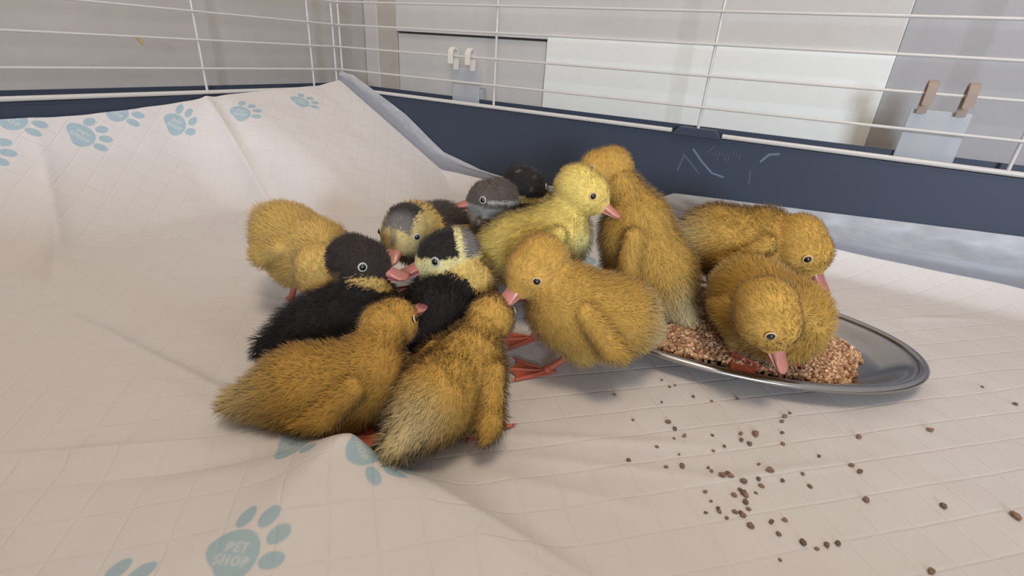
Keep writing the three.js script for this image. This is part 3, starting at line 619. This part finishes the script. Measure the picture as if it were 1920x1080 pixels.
    for (const face of [1, -1]) {       // two skins a hair's breadth apart, so that both sides of a filament take the light alike
      const o = hp.length / 3, e = gn.clone().multiplyScalar(face * 0.00002);
      for (const q of [root.clone().sub(side), root.clone().add(side), m.clone().addScaledVector(side, -0.75), m.clone().addScaledVector(side, 0.75), tip]) { q.add(e); hp.push(q.x - base.x, q.y - base.y, q.z - base.z); }
      for (let i = 0; i < 5; i++) { hn.push(n.x, n.y, n.z); hc.push(cc.r * f, cc.g * f, cc.b * f); }
      const A0 = V(hp[o * 3], hp[o * 3 + 1], hp[o * 3 + 2]), B0 = V(hp[o * 3 + 6], hp[o * 3 + 7], hp[o * 3 + 8]), C0 = V(hp[o * 3 + 3], hp[o * 3 + 4], hp[o * 3 + 5]);
      const out = B0.sub(A0).cross(C0.sub(A0)).dot(gn) * face > 0;
      for (const [i, j, k2] of [[0, 2, 1], [1, 2, 3], [2, 4, 3]]) out ? hi.push(o + i, o + j, o + k2) : hi.push(o + i, o + k2, o + j);
    }
  }
  const bodyMesh = part('body', shift(geo), downMat, g);
  const dg = new THREE.BufferGeometry();
  dg.setAttribute('position', new THREE.Float32BufferAttribute(hp, 3)); dg.setAttribute('normal', new THREE.Float32BufferAttribute(hn, 3)); dg.setAttribute('color', new THREE.Float32BufferAttribute(hc, 3)); dg.setIndex(hi);
  tag(part('down', dg, downMat, g), null, null, null, 'stuff');
  // eyes
  for (const [k, e] of eyes.entries()) {
    const nrm = e.clone().sub(onH(-0.003, 0, 0)).normalize();
    const eg = new THREE.SphereGeometry(0.0022 * hs, 14, 10); eg.translate(e.x, e.y, e.z);
    const em = part('eye', shift(eg), eyeMat, g);
    const tg = new THREE.TorusGeometry(0.0022 * hs, (r.lid ? 0.00065 : 0.0005) * hs, 8, 20); tg.applyQuaternion(new THREE.Quaternion().setFromUnitVectors(V(0, 0, 1), nrm)); tg.translate(e.x + nrm.x * 0.0004, e.y + nrm.y * 0.0004, e.z + nrm.z * 0.0004);
    part('eyelid', shift(tg), lidMats[r.lid ?? 'yellow'], em);
  }
  // bill: upper and lower halves
  const bm = billMats[r.bill ?? 'pink'], sec = (t, y, w, h) => [onH(t, y, 0), hr.clone().multiplyScalar(w * hs), hu.clone().multiplyScalar(h * hs)];
  const drop = r.gape ?? 0;
  part('upper_bill', shift(loft([sec(0.0110, -0.0028, 0.0060, 0.0056), sec(0.0157, -0.0034, 0.0058, 0.0046), sec(0.0194, -0.0046, 0.0052, 0.0030), sec(0.0236, -0.0058, 0.0055, 0.0020), sec(0.0270, -0.0064, 0.0056, 0.0015), sec(0.0294, -0.0068, 0.0042, 0.0011), sec(0.0302, -0.0070, 0.0018, 0.0005)])), bm, g);
  part('lower_bill', shift(loft([sec(0.0118, -0.0072, 0.0048, 0.0024), sec(0.0186, -0.0076 - drop * 0.4, 0.0045, 0.0014), sec(0.0245, -0.0078 - drop * 0.8, 0.0047, 0.0009), sec(0.0283, -0.0079 - drop, 0.0036, 0.0006), sec(0.0291, -0.0079 - drop, 0.0012, 0.0003)])), bm, g);
  // legs and feet
  const lm = ['yellow', 'lemon', 'straw', 'gold'].includes(r.coat) ? legMat : legDark;
  for (const [k, sg] of [[0, -1], [1, 1]]) {
    const f = r.F?.[k] ?? [B.x + right.x * sg * 0.018 * s - a.x * 0.002, B.z + right.z * sg * 0.018 * s - a.z * 0.002];
    const gy = ground(f[0], f[1]), hip = on(-0.002, -0.026 * fat, sg * 0.015 * fat), ank = V(f[0], gy + 0.0035, f[1]);
    if (hip.y < gy + 0.012) hip.y = gy + 0.012;
    const kn = hip.clone().lerp(ank, 0.5); kn.addScaledVector(a, -0.006 * s);
    const tube = new THREE.TubeGeometry(new THREE.CatmullRomCurve3([hip, kn, ank]), 10, 0.0027 * s, 8);
    const ball = new THREE.SphereGeometry(0.0034 * s, 8, 6); ball.translate(ank.x, ank.y, ank.z);
    const leg = part('leg', shift(mergeGeometries([tube, ball])), lm, g);
    const fg = footGeometry(s), ya = (r.toes?.[k] ?? Math.atan2(-a.z, a.x));
    fg.rotateY(ya + sg * -0.12); fg.translate(f[0], gy + 0.0004, f[1]);
    part('foot', shift(fg), lm, leg);
  }
  return g;
}
for (const k of Object.keys(roster)) duckling(roster[k]);

// ---------------------------------------------------------------- crumbs of feed scattered on the pad
{
  const spots = [[0.691, 0.353, 1.0, 0], [0.698, 0.358, 1.0, 0], [0.701, 0.354, 1.0, 0], [0.668, 0.390, 1.2, 0], [0.715, 0.359, 1.3, 0], [0.727, 0.357, 1.0, 0], [0.742, 0.344, 1.4, 0], [0.698, 0.379, 0.8, 0], [0.687, 0.408, 1.0, 1], [0.707, 0.397, 2.0, 1], [0.712, 0.401, 1.6, 1], [0.719, 0.404, 1.6, 1], [0.714, 0.410, 0.8, 1], [0.734, 0.393, 1.0, 2], [0.707, 0.424, 1.0, 1], [0.720, 0.422, 0.7, 1], [0.696, 0.444, 1.4, 1], [0.716, 0.437, 1.2, 1], [0.724, 0.431, 2.0, 1], [0.742, 0.399, 1.1, 2], [0.737, 0.407, 1.0, 2], [0.749, 0.381, 1.6, 2], [0.750, 0.387, 1.6, 2], [0.757, 0.376, 3.0, 2], [0.755, 0.388, 2.0, 2], [0.775, 0.340, 1.2, 5], [0.772, 0.346, 2.0, 5], [0.771, 0.353, 1.6, 5], [0.772, 0.365, 1.3, 2], [0.773, 0.376, 1.5, 2], [0.762, 0.403, 1.0, 2], [0.737, 0.423, 1.0, 2], [0.739, 0.425, 1.3, 2], [0.745, 0.426, 2.2, 2], [0.747, 0.422, 1.6, 2], [0.749, 0.424, 1.8, 2], [0.756, 0.424, 2.2, 2], [0.763, 0.417, 1.4, 2], [0.765, 0.422, 1.5, 2], [0.768, 0.406, 2.4, 2], [0.775, 0.410, 1.4, 2], [0.785, 0.398, 1.3, 5], [0.789, 0.406, 1.4, 5], [0.793, 0.375, 1.2, 5], [0.815, 0.340, 2.2, 4], [0.810, 0.373, 1.7, 4], [0.814, 0.376, 1.9, 4], [0.857, 0.305, 2.4, 4], [0.816, 0.400, 2.2, 4], [0.853, 0.380, 2.1, 4], [0.887, 0.366, 3.0, 4], [0.902, 0.215, 1.0, 4], [0.918, 0.229, 1.7, 4], [0.739, 0.443, 1.2, 2], [0.743, 0.448, 0.7, 2], [0.747, 0.451, 1.3, 2], [0.748, 0.453, 1.2, 2], [0.752, 0.455, 1.0, 2], [0.742, 0.457, 0.8, 2], [0.753, 0.437, 1.6, 2], [0.755, 0.431, 1.2, 2], [0.757, 0.433, 2.2, 2], [0.758, 0.434, 1.8, 2], [0.763, 0.429, 0.8, 2], [0.759, 0.439, 1.9, 2], [0.761, 0.443, 1.3, 2], [0.755, 0.449, 1.3, 2], [0.758, 0.448, 1.3, 2], [0.759, 0.449, 1.7, 2], [0.763, 0.454, 2.0, 2], [0.772, 0.445, 1.5, 2], [0.778, 0.440, 1.4, 2], [0.776, 0.451, 1.4, 3], [0.787, 0.450, 2.1, 3], [0.793, 0.450, 1.0, 3], [0.797, 0.445, 1.8, 3], [0.802, 0.441, 1.7, 3], [0.778, 0.466, 0.8, 3], [0.841, 0.433, 2.0, 4]];
  const zones = ['on the pad just under the front rim of the dish', 'at the left of the scatter, nearest the ducklings', 'in the dense cluster in front of the dish', 'in the loose row at the bottom edge of the picture', 'lying apart at the far right of the pad', 'to the right of the dense cluster'];
  const geos = [0, 1, 2, 3].map(crumbGeometry), mats = [[124, 102, 86], [108, 90, 78], [138, 110, 90]].map(c => new THREE.MeshStandardMaterial({ color: lin(...c), roughness: 0.9 }));
  spots.forEach(([x, z, s, zone], i) => {
    const m = part('feed_crumb', geos[i % 4], mats[i % 3], scene), k = 0.00066 * s + 0.0003;
    m.position.set(x, padH(x, z) + k * 0.7, z); m.rotation.y = rnd() * 6; m.scale.setScalar(k);
    tag(m, (s >= 1.8 ? 'large' : s >= 1.2 ? 'small' : 'tiny') + ' brown feed crumb ' + zones[zone], 'crumb', 'crumbs ' + zones[zone]);
  });
}

// ---------------------------------------------------------------- things outside the wires
{
  const t = mottle(256, [226, 227, 220], 6, 4); t.repeat.set(2, 2);
  const g = new RoundedBoxGeometry(0.4555, 0.223 - GY, 0.008, 2, 0.0012); g.translate(0, (0.223 - GY) / 2, 0); metreUV(g);
  const b = part('white_board', g, new THREE.MeshPhysicalMaterial({ map: t, roughness: 0.4 }), scene);
  b.position.set(0.5720, GY, -0.1115);
  tag(b, 'plain white board standing behind the wires against the back wall', 'board');
}
function feeder(x, w, label, hookMat) {
  const y0 = 0.186, f = thing('hanging_feeder', x, y0, 0);
  tag(f, label, 'feeder', 'plastic feeders hung outside the wires');
  const white = new THREE.MeshPhysicalMaterial({ color: lin(206, 207, 208), roughness: 0.35, transmission: 0.5, thickness: 0 });
  const pl = new RoundedBoxGeometry(w, 0.085, 0.003, 2, 0.0012); pl.translate(0, -0.058, -0.0105);
  part('back_plate', pl, white, f);
  // rounded cup that bulges away from the wires, open at the top
  const cup = [], n = 20;
  const prof = [[0.019, -0.045], [0.0195, -0.06], [0.018, -0.085], [0.015, -0.1], [0.0, -0.101]].map(p => new THREE.Vector2(p[0] * w / 0.05, p[1]));
  const lg = new THREE.LatheGeometry([...prof, ...[...prof].reverse().map(p => new THREE.Vector2(Math.max(0, p.x - 0.0014), p.y + (p.y < -0.09 ? 0.0014 : 0)))], 28); lg.translate(0, 0, -0.0325);
  part('cup', lg, white, f);
  for (const sx of [-0.5, 0.5]) {
    const s = new THREE.Shape();          // a hook in profile: up from the plate, over the wire and down inside
    s.moveTo(-0.012, -0.022); s.lineTo(-0.012, 0.002); s.absarc(-0.0035 + 0.0035, 0.002, 0.012, Math.PI, 0.0, true);
    s.lineTo(0.012, -0.012); s.lineTo(0.0085, -0.012); s.lineTo(0.0085, 0.002); s.absarc(0, 0.002, 0.0085, 0, Math.PI, false); s.lineTo(-0.0085, -0.022); s.closePath();
    const hg = new THREE.ExtrudeGeometry(s, { depth: 0.0075, bevelEnabled: true, bevelSize: 0.0005, bevelThickness: 0.0005, bevelSegments: 1, curveSegments: 10 });
    hg.scale(0.68, 0.85, 1); hg.rotateY(-Math.PI / 2); hg.translate(sx * w * 0.62 + 0.003, 0.0, 0.0025 - 0.0015);
    part('hook', hg, hookMat, f);
  }
  return f;
}
feeder(0.26, 0.05, 'small white plastic feeder hooked on the wires left of the white board', new THREE.MeshStandardMaterial({ color: lin(206, 200, 190), roughness: 0.5 }));
feeder(0.846, 0.052, 'white plastic feeder with brownish hooks on the wires right of the white board', new THREE.MeshStandardMaterial({ color: lin(150, 132, 116), roughness: 0.6 }));

{
  const m = part('straw_bit', new RoundedBoxGeometry(0.0035, 0.009, 0.002, 1, 0.0008), new THREE.MeshStandardMaterial({ color: lin(168, 146, 84), roughness: 0.9 }), scene);
  m.position.set(0.0065, 0.1815, 0.3155); m.rotation.set(0.5, 0.3, 0.35);
  tag(m, 'tiny yellow bit of straw caught on a wire at upper left', 'straw');
}

renderer.render(scene, camera);
